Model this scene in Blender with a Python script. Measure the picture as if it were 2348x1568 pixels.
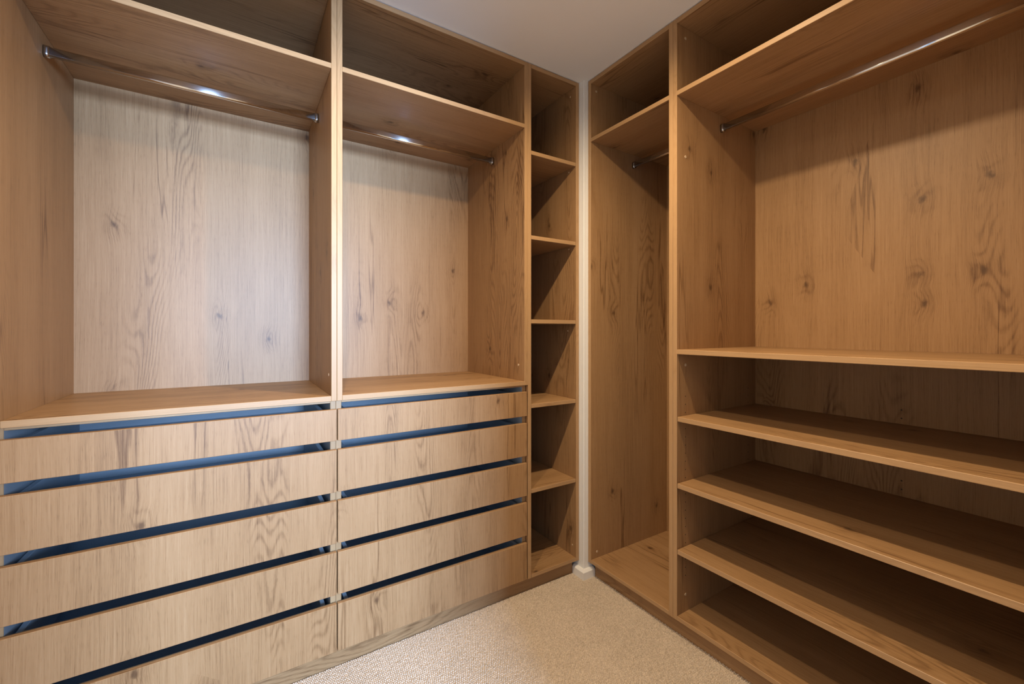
import bpy, bmesh, math, random
import numpy as np
from mathutils import Vector

scene = bpy.context.scene
for o in list(bpy.data.objects):
    bpy.data.objects.remove(o, do_unlink=True)
COL = scene.collection

# ------------------------------------------------------------------ camera
YAW = math.radians(32.50)
CAM_H = 1.189
cam_d = bpy.data.cameras.new('camera')
cam_d.sensor_fit = 'HORIZONTAL'
cam_d.sensor_width = 36.0
cam_d.lens = 980.9 / 2348 * 36.0
cam_d.shift_y = -(784 - 758.44) / 2348
cam_d.clip_start = 0.02
cam = bpy.data.objects.new('camera', cam_d)
cam.location = (0, 0, CAM_H)
cam.rotation_euler = (math.radians(90), 0, -YAW)
COL.objects.link(cam)
scene.camera = cam

# ------------------------------------------------------------------ world, lights, exposure
world = bpy.data.worlds.new('world')
scene.world = world
world.use_nodes = True
wbg = world.node_tree.nodes['Background']
wbg.inputs['Color'].default_value = (0.38, 0.62, 1.0, 1)
wbg.inputs['Strength'].default_value = 0.9

WIN = bpy.data.lights.new('window_daylight', 'AREA')
WIN.shape = 'RECTANGLE'
WIN.size, WIN.size_y = 1.0, 0.9
WIN.energy = 640
WIN.color = (0.39, 0.60, 0.95)
win = bpy.data.objects.new('window_daylight', WIN)
win.location = (0.40, -3.2, 1.55)
win.rotation_euler = (math.radians(90), 0, 0)
COL.objects.link(win)

DOWNLIGHTS = [(0.80, 0.81), (0.12, 0.81)]
DL_POWER = [92, 48]
DL_COLOR = (1.0, 0.77, 0.49)

vs = scene.view_settings
vs.view_transform = 'Standard'
vs.look = 'None'
vs.gamma = 1.0
vs.use_curve_mapping = False
vs.exposure = 0.0

# ------------------------------------------------------------------ node helpers
class NB:
    def __init__(self, name):
        self.m = bpy.data.materials.new(name)
        self.m.use_nodes = True
        self.t = self.m.node_tree
        self.bsdf = self.t.nodes['Principled BSDF']
    def node(self, typ, **kw):
        n = self.t.nodes.new(typ)
        for k, v in kw.items():
            setattr(n, k, v)
        return n
    def link(self, a, b):
        self.t.links.new(a, b)
    def put(self, sock, v):
        if isinstance(v, bpy.types.NodeSocket):
            self.link(v, sock)
        else:
            sock.default_value = v
    def math(self, op, a, b=0.0, c=None, clamp=False):
        n = self.node('ShaderNodeMath', operation=op)
        n.use_clamp = clamp
        self.put(n.inputs[0], a)
        self.put(n.inputs[1], b)
        if c is not None:
            self.put(n.inputs[2], c)
        return n.outputs[0]
    def comb(self, x, y, z):
        n = self.node('ShaderNodeCombineXYZ')
        for i, v in enumerate((x, y, z)):
            self.put(n.inputs[i], v)
        return n.outputs[0]
    def noise(self, vec, scale=1.0, detail=2.0, rough=0.5):
        n = self.node('ShaderNodeTexNoise')
        self.link(vec, n.inputs['Vector'])
        n.inputs['Scale'].default_value = scale
        n.inputs['Detail'].default_value = detail
        n.inputs['Roughness'].default_value = rough
        return n.outputs['Fac']
    def step(self, v, lo, hi, a=0.0, b=1.0):
        n = self.node('ShaderNodeMapRange', interpolation_type='SMOOTHSTEP')
        self.put(n.inputs['Value'], v)
        n.inputs['From Min'].default_value = lo
        n.inputs['From Max'].default_value = hi
        n.inputs['To Min'].default_value = a
        n.inputs['To Max'].default_value = b
        return n.outputs['Result']
    def mix(self, fac, a, b):
        n = self.node('ShaderNodeMix', data_type='RGBA')
        self.put(n.inputs[0], fac)
        for s, v in ((n.inputs[6], a), (n.inputs[7], b)):
            if isinstance(v, tuple):
                v = v + (1,) if len(v) == 3 else v
            self.put(s, v)
        return n.outputs[2]
    def bump(self, h, strength, dist):
        n = self.node('ShaderNodeBump')
        n.inputs['Strength'].default_value = strength
        n.inputs['Distance'].default_value = dist
        self.link(h, n.inputs['Height'])
        self.link(n.outputs['Normal'], self.bsdf.inputs['Normal'])

def oak(name, light, mid, dark, knotc, rough=0.45, contrast=1.0):
    b = NB(name)
    at = b.node('ShaderNodeAttribute', attribute_name='grain')
    sp = b.node('ShaderNodeSeparateXYZ')
    b.link(at.outputs['Vector'], sp.inputs[0])
    u, v, w = sp.outputs
    def nz(su, sv, dw, detail=2.0, rough=0.5, uu=None):
        return b.noise(b.comb(b.math('MULTIPLY', uu if uu is not None else u, su), b.math('MULTIPLY', v, sv), b.math('ADD', w, dw)), 1.0, detail, rough)
    # knots: sparse points; the fibres bend around them
    def points(su, sv, off, keep):
        vo = b.node('ShaderNodeTexVoronoi', voronoi_dimensions='2D', feature='F1')
        b.link(b.comb(b.math('MULTIPLY_ADD', u, su, off), b.math('MULTIPLY', v, sv), 0.0), vo.inputs['Vector'])
        vo.inputs['Scale'].default_value = 1.0
        sc = b.node('ShaderNodeSeparateXYZ')
        b.link(vo.outputs['Color'], sc.inputs[0])
        on = b.math('GREATER_THAN', sc.outputs[0], keep)
        return vo.outputs['Distance'], on
    wob = nz(70, 30, 0.0, 3.0, 0.6)
    kd, kon = points(6.0, 4.2, 0.0, 0.80)
    kd = b.math('ADD', kd, b.math('MULTIPLY', b.math('SUBTRACT', wob, 0.5), 0.16))
    knot = b.math('MULTIPLY', b.step(kd, 0.0, 0.085, 1.0, 0.0), kon)
    halo = b.math('MULTIPLY', b.step(kd, 0.02, 0.36, 1.0, 0.0), kon)
    # slow wander of the fibres
    n1 = nz(5.0, 1.5, 0.0, 1.0)
    u2 = b.math('MULTIPLY_ADD', b.math('SUBTRACT', n1, 0.5), 0.016, u)
    u2 = b.math('MULTIPLY_ADD', halo, 0.010, u2)
    # flat-sawn figure: contour lines of a stretched field, only in some strips of the board
    fld = nz(8.5, 1.25, 3.1, 1.0, 0.35, u2)
    ph = b.math('ADD', b.math('MULTIPLY', fld, 150.0), b.math('MULTIPLY', wob, 3.2))
    ph = b.math('MULTIPLY_ADD', halo, 9.0, ph)
    rings = b.math('POWER', b.math('MULTIPLY_ADD', b.math('SINE', ph), 0.5, 0.5), 2.2)
    msk = b.step(nz(6.5, 0.8, 9.7, 1.0, 0.5, u2), 0.54, 0.66)
    rings = b.math('MULTIPLY', rings, b.math('MAXIMUM', msk, b.math('MULTIPLY', halo, 0.8)))
    # straight fibres and pores
    fine = nz(420, 8, 0.0, 2.0, 0.6, u2)
    mids = nz(130, 1.3, 5.0, 4.0, 0.7, u2)
    band = nz(13, 0.45, 1.3, 2.0, 0.5, u2)
    blot = nz(7, 3.2, 6.3, 2.0, 0.5, u2)
    pore = b.step(nz(600, 34, 2.0, 1.0, 0.5, u2), 0.57, 0.70)
    # thin dark cracks trailing along the fibres
    td, ton = points(7.0, 1.1, 7.7, 0.68)
    tu = b.math('ABSOLUTE', b.math('SUBTRACT', nz(11, 0.55, 12.0, 3.0, 0.55, u2), 0.5))
    crack = b.math('MULTIPLY', b.step(tu, 0.0, 0.022, 1.0, 0.0), b.math('MULTIPLY', ton, b.step(td, 0.20, 0.55, 1.0, 0.0)))
    # tone
    f = b.math('MULTIPLY', b.math('SUBTRACT', fine, 0.5), 0.85 * contrast)
    f = b.math('ADD', f, b.math('MULTIPLY', b.math('SUBTRACT', mids, 0.5), 0.75 * contrast))
    f = b.math('ADD', f, b.math('MULTIPLY', b.math('SUBTRACT', band, 0.5), 0.50 * contrast))
    f = b.math('ADD', f, b.math('MULTIPLY', b.math('SUBTRACT', blot, 0.5), 0.28 * contrast))
    f = b.math('ADD', f, b.math('MULTIPLY', rings, 0.30 * contrast))
    f = b.math('ADD', f, b.math('MULTIPLY', pore, 0.15 * contrast))
    f = b.math('ADD', f, b.math('MULTIPLY', crack, 0.45 * contrast))
    f = b.math('ADD', f, b.math('MULTIPLY', halo, 0.12 * contrast))
    f = b.math('ADD', f, 0.36)
    rp = b.node('ShaderNodeValToRGB')
    b.link(f, rp.inputs['Fac'])
    e = rp.color_ramp.elements
    e[0].position, e[0].color = 0.0, light + (1,)
    e[1].position, e[1].color = 1.0, dark + (1,)
    m = e.new(0.42)
    m.color = mid + (1,)
    col = b.mix(b.math('MULTIPLY', knot, 0.8 * min(1.0, contrast), clamp=True), rp.outputs['Color'], knotc)
    b.link(col, b.bsdf.inputs['Base Color'])
    b.bsdf.inputs['Roughness'].default_value = rough
    b.bsdf.inputs['Specular IOR Level'].default_value = 0.35
    b.bump(b.math('SUBTRACT', 1.0, b.math('ADD', b.math('MULTIPLY', fine, 0.6), b.math('MULTIPLY', rings, 0.4))), 0.10, 0.001)
    return b.m

OAK = oak('oak_laminate', (0.410, 0.246, 0.122), (0.335, 0.190, 0.086), (0.145, 0.070, 0.028), (0.080, 0.038, 0.016))
OAK_EDGE = oak('oak_edge_band', (0.470, 0.298, 0.154), (0.405, 0.244, 0.118), (0.270, 0.155, 0.072), (0.27, 0.15, 0.07), 0.42, 0.6)

def plain(name, col, rough=0.5, metal=0.0, noise_scale=0, amt=0.0, bump=0.0, bscale=300):
    b = NB(name)
    tc = b.node('ShaderNodeTexCoord')
    if noise_scale:
        n = b.noise(tc.outputs['Object'], noise_scale, 3.0)
        c0 = tuple(max(0, c * (1 - amt)) for c in col)
        c1 = tuple(min(1, c * (1 + amt)) for c in col)
        b.link(b.mix(n, c0, c1), b.bsdf.inputs['Base Color'])
    else:
        b.bsdf.inputs['Base Color'].default_value = col + (1,)
    if bump:
        b.bump(b.noise(tc.outputs['Object'], bscale, 3.0), bump, 0.001)
    b.bsdf.inputs['Roughness'].default_value = rough
    b.bsdf.inputs['Metallic'].default_value = metal
    return b.m

WHITE = plain('white_wall_paint', (0.80, 0.80, 0.79), 0.6, 0, 2.5, 0.02, 0.12, 260)
CEIL = plain('ceiling_paint', (0.86, 0.86, 0.86), 0.75, 0, 1.5, 0.015, 0.1, 200)
SKIRT = plain('skirting_gloss', (0.82, 0.81, 0.79), 0.35, 0, 6, 0.02)
MELAMINE = plain('grey_melamine', (0.50, 0.56, 0.62), 0.45, 0, 30, 0.03)
DRAWER_BOX = plain('drawer_box_grey', (0.40, 0.47, 0.54), 0.4, 0, 25, 0.04)
CHROME = plain('chrome_tube', (0.72, 0.72, 0.73), 0.10, 1.0, 40, 0.03)
SOCKET = plain('chrome_socket', (0.45, 0.45, 0.46), 0.22, 1.0, 60, 0.05)
CAP = plain('screw_cap_plastic', (0.55, 0.42, 0.28), 0.4, 0, 80, 0.05)
HOLE_SHADE = plain('peg_hole_shade', (0.05, 0.035, 0.025), 0.8, 0, 200, 0.1)  # shade inside the drilled holes, put into the colour of small discs
TRIM = plain('downlight_trim', (0.8, 0.8, 0.8), 0.4, 0, 20, 0.02)

def carpet_mat(name):
    b = NB(name)
    tc = b.node('ShaderNodeTexCoord')
    big = b.noise(tc.outputs['Object'], 5.0, 2.0)
    loop = b.noise(tc.outputs['Object'], 170.0, 1.0)
    fib = b.noise(tc.outputs['Object'], 900.0, 2.0)
    f = b.math('ADD', b.math('MULTIPLY', loop, 0.75), b.math('MULTIPLY', fib, 0.35))
    f = b.math('ADD', f, b.math('MULTIPLY', big, 0.15))
    rp = b.node('ShaderNodeValToRGB')
    b.link(f, rp.inputs['Fac'])
    e = rp.color_ramp.elements
    e[0].position, e[0].color = 0.38, (0.40, 0.325, 0.245, 1)
    e[1].position, e[1].color = 0.80, (0.70, 0.59, 0.475, 1)
    b.link(rp.outputs['Color'], b.bsdf.inputs['Base Color'])
    b.bsdf.inputs['Roughness'].default_value = 0.95
    b.bsdf.inputs['Specular IOR Level'].default_value = 0.1
    b.bump(fib, 0.4, 0.001)
    return b.m
CARPET = carpet_mat('carpet_wool')

def emit(name, col, s):
    b = NB(name)
    b.bsdf.inputs['Base Color'].default_value = (0.9, 0.9, 0.9, 1)
    b.bsdf.inputs['Emission Color'].default_value = col + (1,)
    b.bsdf.inputs['Emission Strength'].default_value = s
    return b.m
LENS = emit('downlight_lens', (1.0, 0.82, 0.6), 6.0)

# ------------------------------------------------------------------ object helpers
def link(name, me, parent=None, loc=(0, 0, 0)):
    o = bpy.data.objects.new(name, me)
    COL.objects.link(o)
    if parent is not None:
        o.parent = parent
        pw = Vector(parent.get('_w', (0, 0, 0)))
        o.location = Vector(loc) - pw
    else:
        o.location = loc
    o['_w'] = tuple(loc)
    return o

def thing(name, label, cat, loc, group=None):
    o = bpy.data.objects.new(name, None)
    COL.objects.link(o)
    o.empty_display_size = 0.1
    o.location = loc
    o['_w'] = tuple(loc)
    o['label'] = label
    o['category'] = cat
    if group:
        o['group'] = group
    return o

def box(name, x0, x1, y0, y1, z0, z1, mat, parent=None, grain='Z', seed=0.0, bevel=0.0011, edge=None, edge_mat=None):
    """one solid board; grain attribute runs along axis `grain`; `edge` = list of outward axes that carry edge banding"""
    c = Vector(((x0 + x1) / 2, (y0 + y1) / 2, (z0 + z1) / 2))
    h = Vector(((x1 - x0) / 2, (y1 - y0) / 2, (z1 - z0) / 2))
    bm = bmesh.new()
    bmesh.ops.create_cube(bm, size=1.0)
    for v in bm.verts:
        v.co = Vector((v.co.x * 2 * h.x, v.co.y * 2 * h.y, v.co.z * 2 * h.z))
    if bevel:
        bmesh.ops.bevel(bm, geom=list(bm.edges), offset=bevel, segments=1, affect='EDGES')
    me = bpy.data.meshes.new(name)
    bm.normal_update()
    bm.to_mesh(me)
    bm.free()
    me.materials.append(mat)
    if edge:
        me.materials.append(edge_mat or OAK_EDGE)
    ga = 'XYZ'.index(grain)
    att = me.attributes.new('grain', 'FLOAT_VECTOR', 'CORNER')
    dims = [h.x, h.y, h.z]
    data = np.zeros((len(me.loops), 3), dtype=np.float32)
    for p in me.polygons:
        n = p.normal
        na = max(range(3), key=lambda i: abs(n[i]))
        rest = [i for i in range(3) if i != na]
        al = ga if ga != na else max(rest, key=lambda i: dims[i])
        ac = [i for i in rest if i != al][0]
        for li in p.loop_indices:
            co = me.vertices[me.loops[li].vertex_index].co + c
            data[li] = (co[ac] + seed * 1.37 + na * 0.71, co[al] + seed * 0.53, seed)
        if edge:
            for ax in edge:
                if abs(n['XYZ'.index(ax[1])] - (1 if ax[0] == '+' else -1)) < 0.5:
                    p.material_index = 1
    att.data.foreach_set('vector', data.ravel())
    return link(name, me, parent, c)

def struct(o):
    o['kind'] = 'structure'
    return o

def stadium(w, h, n=10):
    """profile of an oval wardrobe tube: flat sides, round top and bottom"""
    r = w / 2
    s = h / 2 - r
    pts = []
    for i in range(n + 1):
        a = math.pi * i / n
        pts.append((r * math.cos(a), s + r * math.sin(a)))
    for i in range(n + 1):
        a = math.pi + math.pi * i / n
        pts.append((r * math.cos(a), -s + r * math.sin(a)))
    return pts

def extrude_profile(name, prof, length, axis, mat, parent, c):
    bm = bmesh.new()
    rings = []
    for sgn in (-1, 1):
        ring = []
        for p, z in prof:
            if axis == 'X':
                co = (sgn * length / 2, p, z)
            else:
                co = (p, sgn * length / 2, z)
            ring.append(bm.verts.new(co))
        rings.append(ring)
    n = len(prof)
    for i in range(n):
        f = bm.faces.new((rings[0][i], rings[0][(i + 1) % n], rings[1][(i + 1) % n], rings[1][i]))
        f.smooth = True
    for r in rings:
        bm.faces.new(r)
    bmesh.ops.recalc_face_normals(bm, faces=list(bm.faces))
    me = bpy.data.meshes.new(name)
    bm.to_mesh(me)
    bm.free()
    me.materials.append(mat)
    return link(name, me, parent, c)

def rail(parent, axis, a0, a1, off, z):
    """chrome oval hanging rail with a socket at each end"""
    mid = (a0 + a1) / 2
    pos = lambda a: (a, off, z) if axis == 'X' else (off, a, z)
    r = extrude_profile('hanging_rail', stadium(0.015, 0.031), a1 - a0 - 0.006, axis, CHROME, parent, pos(mid))
    r['label'] = 'polished chrome oval hanging rail'
    for a in (a0 + 0.0075, a1 - 0.0075):
        extrude_profile('rail_socket', stadium(0.020, 0.036), 0.014, axis, SOCKET, r, pos(a))
    return r

_cap = {}
def disc(name, axis, sgn, r, t, mat, parent, c):
    key = (axis, sgn, r, t, mat.name)
    if key not in _cap:
        bm = bmesh.new()
        bmesh.ops.create_cone(bm, cap_ends=True, segments=14, radius1=r, radius2=r * 0.82, depth=t)
        me = bpy.data.meshes.new(name)
        for v in bm.verts:
            x, y, z = v.co
            v.co = (sgn * z, x, y) if axis == 'X' else (x, sgn * z, y)
        bmesh.ops.recalc_face_normals(bm, faces=list(bm.faces))
        bm.to_mesh(me)
        bm.free()
        me.materials.append(mat)
        _cap[key] = me
    return link(name, _cap[key], parent, c)

def peg_holes(parent, axis, sgn, pts, r=0.0026):
    """small drilled holes, joined: each is a shallow dark bush standing a hair proud of the board"""
    bm = bmesh.new()
    for (x, y, z) in pts:
        res = bmesh.ops.create_cone(bm, cap_ends=True, segments=8, radius1=r, radius2=r * 0.7, depth=0.0008)
        for v in res['verts']:
            a, b_, c_ = v.co
            v.co = (x + sgn * c_, y + a, z + b_) if axis == 'X' else (x + a, y + sgn * c_, z + b_)
    bmesh.ops.recalc_face_normals(bm, faces=list(bm.faces))
    me = bpy.data.meshes.new('peg_holes')
    bm.to_mesh(me)
    bm.free()
    me.materials.append(HOLE_SHADE)
    o = link('peg_holes', me, parent, (0, 0, 0))
    o.location = -Vector(parent['_w'])
    o['kind'] = 'stuff'
    return o

# ------------------------------------------------------------------ measured layout (metres, camera foot at the origin)
T = 0.018
FL = 1.586           # front plane of the run facing the camera (y)
FR = 1.426           # front plane of the run on the right (x)
BL = 2.150           # inner back of the first run
BR = 1.990           # inner back of the right run
Z0, Z1 = 0.070, 2.397   # carcass bottom and top
ZC = 2.400
SH0, SH1 = 2.099, 2.117
XU = [(-0.522, 0.2864), (0.2870, 1.0955)]      # the two bays
XC = (1.0960, 1.398)                           # narrow tower
YN = (1.0711, 1.5510)                          # narrow hanging section
YW = (0.0100, 1.0705)                          # wide section
NIBX, NIBY = 1.400, 1.553

# ------------------------------------------------------------------ room shell
fl = struct(box('floor', -0.62, 2.10, -0.30, 2.26, -0.06, 0.0, CARPET, bevel=0))
ce = struct(box('ceiling', -0.62, 2.10, -0.30, 2.26, ZC, ZC + 0.08, CEIL, bevel=0))
struct(box('wall_left', -0.62, -0.525, -0.10, 2.26, 0.0, ZC, WHITE, bevel=0))
struct(box('wall_back', -0.525, NIBX, 2.172, 2.26, 0.0, ZC, WHITE, bevel=0))
struct(box('wall_right', 2.012, 2.10, -0.10, NIBY, 0.0, ZC, WHITE, bevel=0))
struct(box('wall_corner', NIBX, 2.10, NIBY, 2.26, 0.0, ZC, WHITE, bevel=0.002))

def front_wall():
    bm = bmesh.new()
    # unseen doorway the camera stands in, shifted right to limit daylight at left: opening x -0.16..0.64, height 2.04
    for x0, x1, z0, z1 in ((-0.62, -0.16, 0, ZC), (0.64, 2.10, 0, ZC), (-0.16, 0.64, 2.04, ZC)):
        r = bmesh.ops.create_cube(bm, size=1.0)
        for v in r['verts']:
            v.co = (x0 + (v.co.x + 0.5) * (x1 - x0), -0.10 + (v.co.y + 0.5) * 0.10, z0 + (v.co.z + 0.5) * (z1 - z0))
    me = bpy.data.meshes.new('wall_front')
    bm.to_mesh(me)
    bm.free()
    me.materials.append(WHITE)
    return struct(link('wall_front', me))
front_wall()

def corner_skirting():
    """low white skirting wrapping the projecting wall corner, chamfered on top and mitred"""
    t, h = 0.020, 0.043
    prof = [(t, 0.0), (t, h - 0.008), (0.009, h), (0.0, h)]
    path = [((NIBX, 1.6135), (-1, 0)), ((NIBX, NIBY), (-1, -1)), ((1.4535, NIBY), (0, -1))]
    bm = bmesh.new()
    rows = []
    for (px, py), (dx, dy) in path:
        rows.append([bm.verts.new((px + dx * (p + 0.0005), py + dy * (p + 0.0005), z)) for p, z in prof])
    for a, b_ in zip(rows, rows[1:]):
        for i in range(len(prof) - 1):
            bm.faces.new((a[i], a[i + 1], b_[i + 1], b_[i]))
    bm.faces.new(rows[0])
    bm.faces.new(rows[-1])
    bmesh.ops.recalc_face_normals(bm, faces=list(bm.faces))
    me = bpy.data.meshes.new('baseboard_corner')
    bm.to_mesh(me)
    bm.free()
    me.materials.append(SKIRT)
    return struct(link('baseboard_corner', me))
corner_skirting()

def carpet_pile():
    """woven loop pile: one small dome per loop, rows along the room"""
    rng = np.random.default_rng(4)
    sx, sy = 0.0074, 0.0068
    xs = np.arange(-0.52, 1.452, sx)
    ys = np.arange(0.004, 1.612, sy)
    gx, gy = np.meshgrid(xs, ys)
    gx = gx + (np.arange(len(ys)) % 2)[:, None] * sx * 0.5
    px, py = gx.ravel(), gy.ravel()
    keep = ~((px > 1.376) & (py > 1.529)) & (px < 1.4535)
    px, py = px[keep], py[keep]
    px = px + rng.normal(0, 0.00045, len(px))
    py = py + rng.normal(0, 0.00045, len(py))
    N = len(px)
    K = 6
    hgt = 0.0042 + rng.normal(0, 0.0005, N)
    ring = np.array([(math.cos(2 * math.pi * i / K), math.sin(2 * math.pi * i / K)) for i in range(K)])
    co = np.zeros((N, 2 * K + 1, 3), dtype=np.float32)
    rx = 0.0040 * (1 + rng.normal(0, 0.08, N))
    ry = 0.0032 * (1 + rng.normal(0, 0.08, N))
    for i in range(K):
        co[:, i, 0] = px + ring[i, 0] * rx
        co[:, i, 1] = py + ring[i, 1] * ry
        co[:, i, 2] = -0.0004
        co[:, K + i, 0] = px + ring[i, 0] * rx * 0.72
        co[:, K + i, 1] = py + ring[i, 1] * ry * 0.72
        co[:, K + i, 2] = hgt * 0.72
    co[:, 2 * K, 0] = px
    co[:, 2 * K, 1] = py
    co[:, 2 * K, 2] = hgt
    tri = []
    for i in range(K):
        j = (i + 1) % K
        tri += [(i, j, K + j), (i, K + j, K + i), (K + i, K + j, 2 * K)]
    tri = np.array(tri)
    faces = (tri[None] + (np.arange(N) * (2 * K + 1))[:, None, None]).reshape(-1, 3)
    me = bpy.data.meshes.new('carpet_pile')
    me.vertices.add(N * (2 * K + 1))
    me.vertices.foreach_set('co', co.reshape(-1))
    me.loops.add(len(faces) * 3)
    me.loops.foreach_set('vertex_index', faces.reshape(-1).astype(np.int32))
    me.polygons.add(len(faces))
    me.polygons.foreach_set('loop_start', np.arange(0, len(faces) * 3, 3, dtype=np.int32))
    me.polygons.foreach_set('use_smooth', np.ones(len(faces), dtype=bool))
    me.update(calc_edges=True)
    me.materials.append(CARPET)
    o = link('carpet', me)
    o['label'] = 'beige woven loop-pile carpet covering the floor'
    o['category'] = 'carpet'
    o['kind'] = 'stuff'
    return o
carpet_pile()

def downlight(x, y, power):
    """recessed ceiling lamp: trim ring and lens on the ceiling plus its light"""
    bm = bmesh.new()
    K = 28
    prof = [(0.046, 0.0), (0.045, -0.004), (0.037, -0.003), (0.036, -0.0005)]
    rows = [[bm.verts.new((r * math.cos(2 * math.pi * i / K), r * math.sin(2 * math.pi * i / K), z)) for i in range(K)] for r, z in prof]
    for a, b_ in zip(rows, rows[1:]):
        for i in range(K):
            bm.faces.new((a[i], a[(i + 1) % K], b_[(i + 1) % K], b_[i]))
    lens = bm.faces.new(rows[-1])
    lens.material_index = 1
    bmesh.ops.recalc_face_normals(bm, faces=list(bm.faces))
    me = bpy.data.meshes.new('downlight')
    bm.to_mesh(me)
    bm.free()
    me.materials.append(TRIM)
    me.materials.append(LENS)
    link('downlight', me, ce, (x, y, ZC))
    l = bpy.data.lights.new('downlight_lamp', 'SPOT')
    l.energy = power
    l.color = DL_COLOR
    l.shadow_soft_size = 0.018
    l.spot_size = math.radians(173)
    l.spot_blend = 1.0
    lo = bpy.data.objects.new('downlight_lamp', l)
    COL.objects.link(lo)
    lo.location = (x, y, ZC - 0.030)
for (x, y), p in zip(DOWNLIGHTS, DL_POWER):
    downlight(x, y, p)

# ------------------------------------------------------------------ left run: two hanging compartments over two chests
FRONT_L = ['-Y']
def hanging_compartment(x0, x1, label, seed):
    z0 = 0.9448
    t = thing('hanging_compartment', label, 'wardrobe', ((x0 + x1) / 2, FL, z0), 'hanging compartments over the drawers')
    box('side_panel', x0, x0 + T, FL, BL + 0.016, z0, Z1, OAK, t, 'Z', seed + 1, edge=FRONT_L)
    sr = box('side_panel', x1 - T, x1, FL, BL + 0.016, z0, Z1, OAK, t, 'Z', seed + 2, edge=FRONT_L)
    xi0, xi1 = x0 + T, x1 - T
    box('back_panel', xi0, xi1, BL, BL + 0.016, z0, Z1, OAK, t, 'Z', seed + 3, bevel=0)
    box('top_panel', xi0, xi1, FL, BL, Z1 - 0.0185, Z1, OAK, t, 'X', seed + 4, edge=FRONT_L)
    box('shelf', xi0, xi1, FL, BL, SH0, SH1, OAK, t, 'X', seed + 5, edge=FRONT_L)
    box('base_panel', xi0, xi1, FL, BL, z0, 0.9634, OAK, t, 'X', seed + 6, edge=FRONT_L)
    rail(t, 'X', xi0, xi1, 1.867, 2.0425)
    disc('screw_cap', 'X', -1, 0.006, 0.0016, CAP, sr, (xi1 - 0.0004, 1.637, 1.033))
    return t
hanging_compartment(*XU[0], 'large open oak hanging compartment with chrome rail, above the drawers at far left', 11.0)
hanging_compartment(*XU[1], 'open oak hanging compartment with chrome rail, between centre divider and narrow shelf tower', 23.0)

DRAWERS = [(0.8057, 0.9149), (0.6266, 0.7738), (0.4477, 0.5951), (0.2684, 0.4165), (0.0705, 0.2358)]
def drawer_chest(x0, x1, dx0, dx1, label, seed):
    t = thing('drawer_chest', label, 'chest of drawers', ((x0 + x1) / 2, FL, Z0), 'five-drawer chests')
    yf = FL + 0.0205
    zt = 0.9446
    box('side_panel', x0, x0 + T, yf, BL + 0.016, Z0, zt, MELAMINE, t, 'Z', seed + 1, edge=FRONT_L)
    box('side_panel', x1 - T, x1, yf, BL + 0.016, Z0, zt, MELAMINE, t, 'Z', seed + 2, edge=FRONT_L)
    xi0, xi1 = x0 + T, x1 - T
    box('back_panel', xi0, xi1, BL, BL + 0.016, Z0, zt, MELAMINE, t, 'Z', seed + 3, bevel=0)
    box('top_rail', xi0, xi1, yf, yf + 0.08, zt - 0.009, zt, MELAMINE, t, 'X', seed + 4, edge=FRONT_L)
    box('bottom_panel', xi0, xi1, yf, BL, Z0, Z0 + T, MELAMINE, t, 'X', seed + 5, edge=FRONT_L)
    for i, (z0, z1) in enumerate(DRAWERS):
        d = box('drawer', dx0, dx1, FL, FL + T, z0, z1, OAK, t, 'Z', seed, bevel=0.0010)
        sx0, sx1 = xi0 + 0.013, xi1 - 0.013
        zb = z0 + 0.018
        zs = z1 - 0.012
        yb = FL + 0.530
        box('drawer_side', sx0, sx0 + 0.014, FL + T, yb, zb, zs, DRAWER_BOX, d, 'Y', 0, 0.0012)
        box('drawer_side', sx1 - 0.014, sx1, FL + T, yb, zb, zs, DRAWER_BOX, d, 'Y', 0, 0.0012)
        box('drawer_back', sx0 + 0.014, sx1 - 0.014, yb - 0.016, yb, zb, zs, DRAWER_BOX, d, 'X', 0, 0)
        box('drawer_bottom', sx0 + 0.014, sx1 - 0.014, FL + T, yb - 0.016, zb, zb + 0.012, DRAWER_BOX, d, 'X', 0, 0)
    return t
drawer_chest(*XU[0], -0.5205, 0.2862, 'pale oak five-drawer chest at far left, wider in view and cut by the photo edge', 37.0)
drawer_chest(*XU[1], 0.2898, 1.0912, 'pale oak five-drawer chest standing right beside the narrow shelf tower', 41.0)

def shelf_tower():
    x0, x1 = XC
    t = thing('shelf_tower', 'narrow full-height oak shelf tower with five shelves, left of the white corner', 'shelf', ((x0 + x1) / 2, FL, Z0))
    s = 53.0
    box('side_panel', x0, x0 + T, FL, BL + 0.016, Z0, Z1, OAK, t, 'Z', s + 1, edge=FRONT_L)
    sr = box('side_panel', x1 - T, x1, FL, BL + 0.016, Z0, Z1, OAK, t, 'Z', s + 2, edge=FRONT_L)
    xi0, xi1 = x0 + T + 0.0012, x1 - T
    box('back_panel', xi0, xi1, BL, BL + 0.016, Z0, Z1, OAK, t, 'Z', s + 3, bevel=0)
    box('top_panel', xi0, xi1, FL, BL, Z1 - 0.0185, Z1, OAK, t, 'X', s + 4, edge=FRONT_L)
    box('bottom_panel', xi0, xi1, FL, BL, Z0, 0.0868, OAK, t, 'X', s + 5, edge=FRONT_L)
    for i, zt in enumerate((2.0065, 1.6220, 1.2405, 0.8565, 0.4705)):
        box('shelf', xi0 + 0.0006, xi1 - 0.0010, FL + 0.002, BL, zt - T, zt, OAK, t, 'X', s + 6 + i, edge=FRONT_L)
    for y, z in ((1.648, 1.189), (1.614, 0.138), (1.63, 2.345), (1.64, 1.975), (1.64, 1.593)):
        disc('screw_cap', 'X', -1, 0.0042, 0.0014, CAP, sr, (xi1 - 0.0004, y, z))
shelf_tower()

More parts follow.
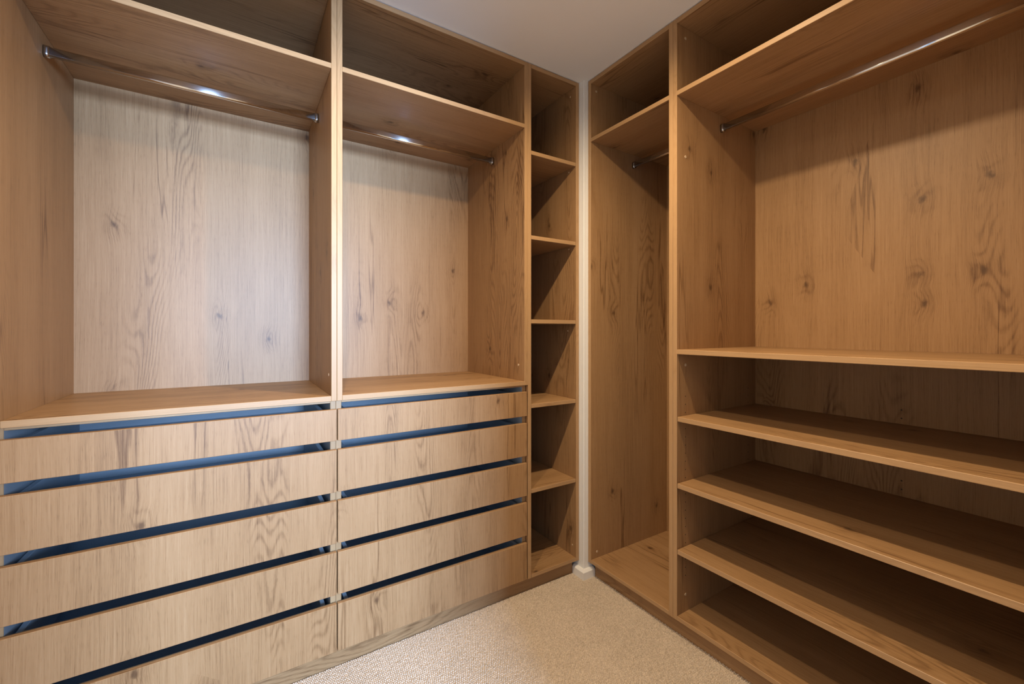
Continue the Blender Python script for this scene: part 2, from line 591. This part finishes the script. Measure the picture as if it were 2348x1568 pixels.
# ------------------------------------------------------------------ right run
FRONT_R = ['-X']
def right_section(y0, y1, name, label, cat, seed, shelves):
    t = thing(name, label, cat, (FR, (y0 + y1) / 2, Z0))
    yi0, yi1 = y0 + T, y1 - T
    box('side_panel', FR, BR + 0.016, y0, yi0, Z0, Z1, OAK, t, 'Z', seed + 1, edge=FRONT_R)
    far = box('side_panel', FR, BR + 0.016, yi1, y1, Z0, Z1, OAK, t, 'Z', seed + 2, edge=FRONT_R)
    box('back_panel', BR, BR + 0.016, yi0, yi1, Z0, Z1, OAK, t, 'Z', seed + 3, bevel=0)
    box('top_panel', FR, BR, yi0, yi1, Z1 - 0.0185, Z1, OAK, t, 'Y', seed + 4, edge=FRONT_R)
    box('bottom_panel', FR, BR, yi0, yi1, Z0, 0.0868, OAK, t, 'Y', seed + 5, edge=FRONT_R)
    box('shelf', FR, BR, yi0, yi1, SH0, SH1, OAK, t, 'Y', seed + 6, edge=FRONT_R)
    for i, (za, zb, ins) in enumerate(shelves):
        box('shelf', FR + ins, BR, yi0 + ins, yi1 - ins, za, zb, OAK, t, 'Y', seed + 7 + i, edge=FRONT_R)
    rail(t, 'Y', yi0, yi1, 1.722, 2.0455)
    return t, far, yi0, yi1

t, far, yi0, yi1 = right_section(*YN, 'hanging_section', 'narrow full-height oak hanging section with short chrome rail, right of the white corner', 'wardrobe', 67.0, [])
for x, z in ((1.467, 0.116), (1.462, 2.351)):
    disc('screw_cap', 'Y', -1, 0.006, 0.0016, CAP, far, (x, yi1 - 0.0004, z))

t, far, yi0, yi1 = right_section(*YW, 'shelving_section', 'wide oak wardrobe section with long chrome rail over stacked shelves, at right', 'wardrobe', 83.0,
                                 [(1.0987, 1.1171, 0.0), (0.8385, 0.8569, 0.0012), (0.5808, 0.5993, 0.0012), (0.3256, 0.3439, 0.0012)])
for z in (2.339, 1.873, 1.055, 0.153):
    disc('screw_cap', 'Y', -1, 0.006, 0.0016, CAP, far, (1.480, yi1 - 0.0004, z))
holes = []
z = 0.228
while z < 0.96:
    if not any(a - 0.012 < z < b_ + 0.006 for a, b_ in ((0.8385, 0.8569), (0.5808, 0.5993), (0.3256, 0.3439))):
        holes += [(1.479, yi1 - 0.0002, z), (1.93, yi1 - 0.0002, z)]
    z += 0.032
peg_holes(far, 'Y', -1, holes)
back = [c for c in t.children if c.name.startswith('back_panel')][0]
peg_holes(back, 'X', -1, [(BR - 0.0002, 0.54, z) for z in (0.907, 0.877, 0.655, 0.624)], 0.003)

# ------------------------------------------------------------------ kickboards
k = box('kickboard', -0.524, 1.3795, 1.614, 1.630, 0.0, Z0 - 0.0005, OAK, None, 'X', 91.0)
k['label'] = 'grey-brown oak kickboard under the drawers and shelf tower'
k['category'] = 'kickboard'
k = box('kickboard', 1.454, 1.470, 0.0105, 1.5325, 0.0, Z0 - 0.0005, OAK, None, 'Y', 97.0)
k['label'] = 'oak kickboard under the right-hand hanging and shelving sections'
k['category'] = 'kickboard'

for o in bpy.data.objects:
    if '_w' in o:
        del o['_w']
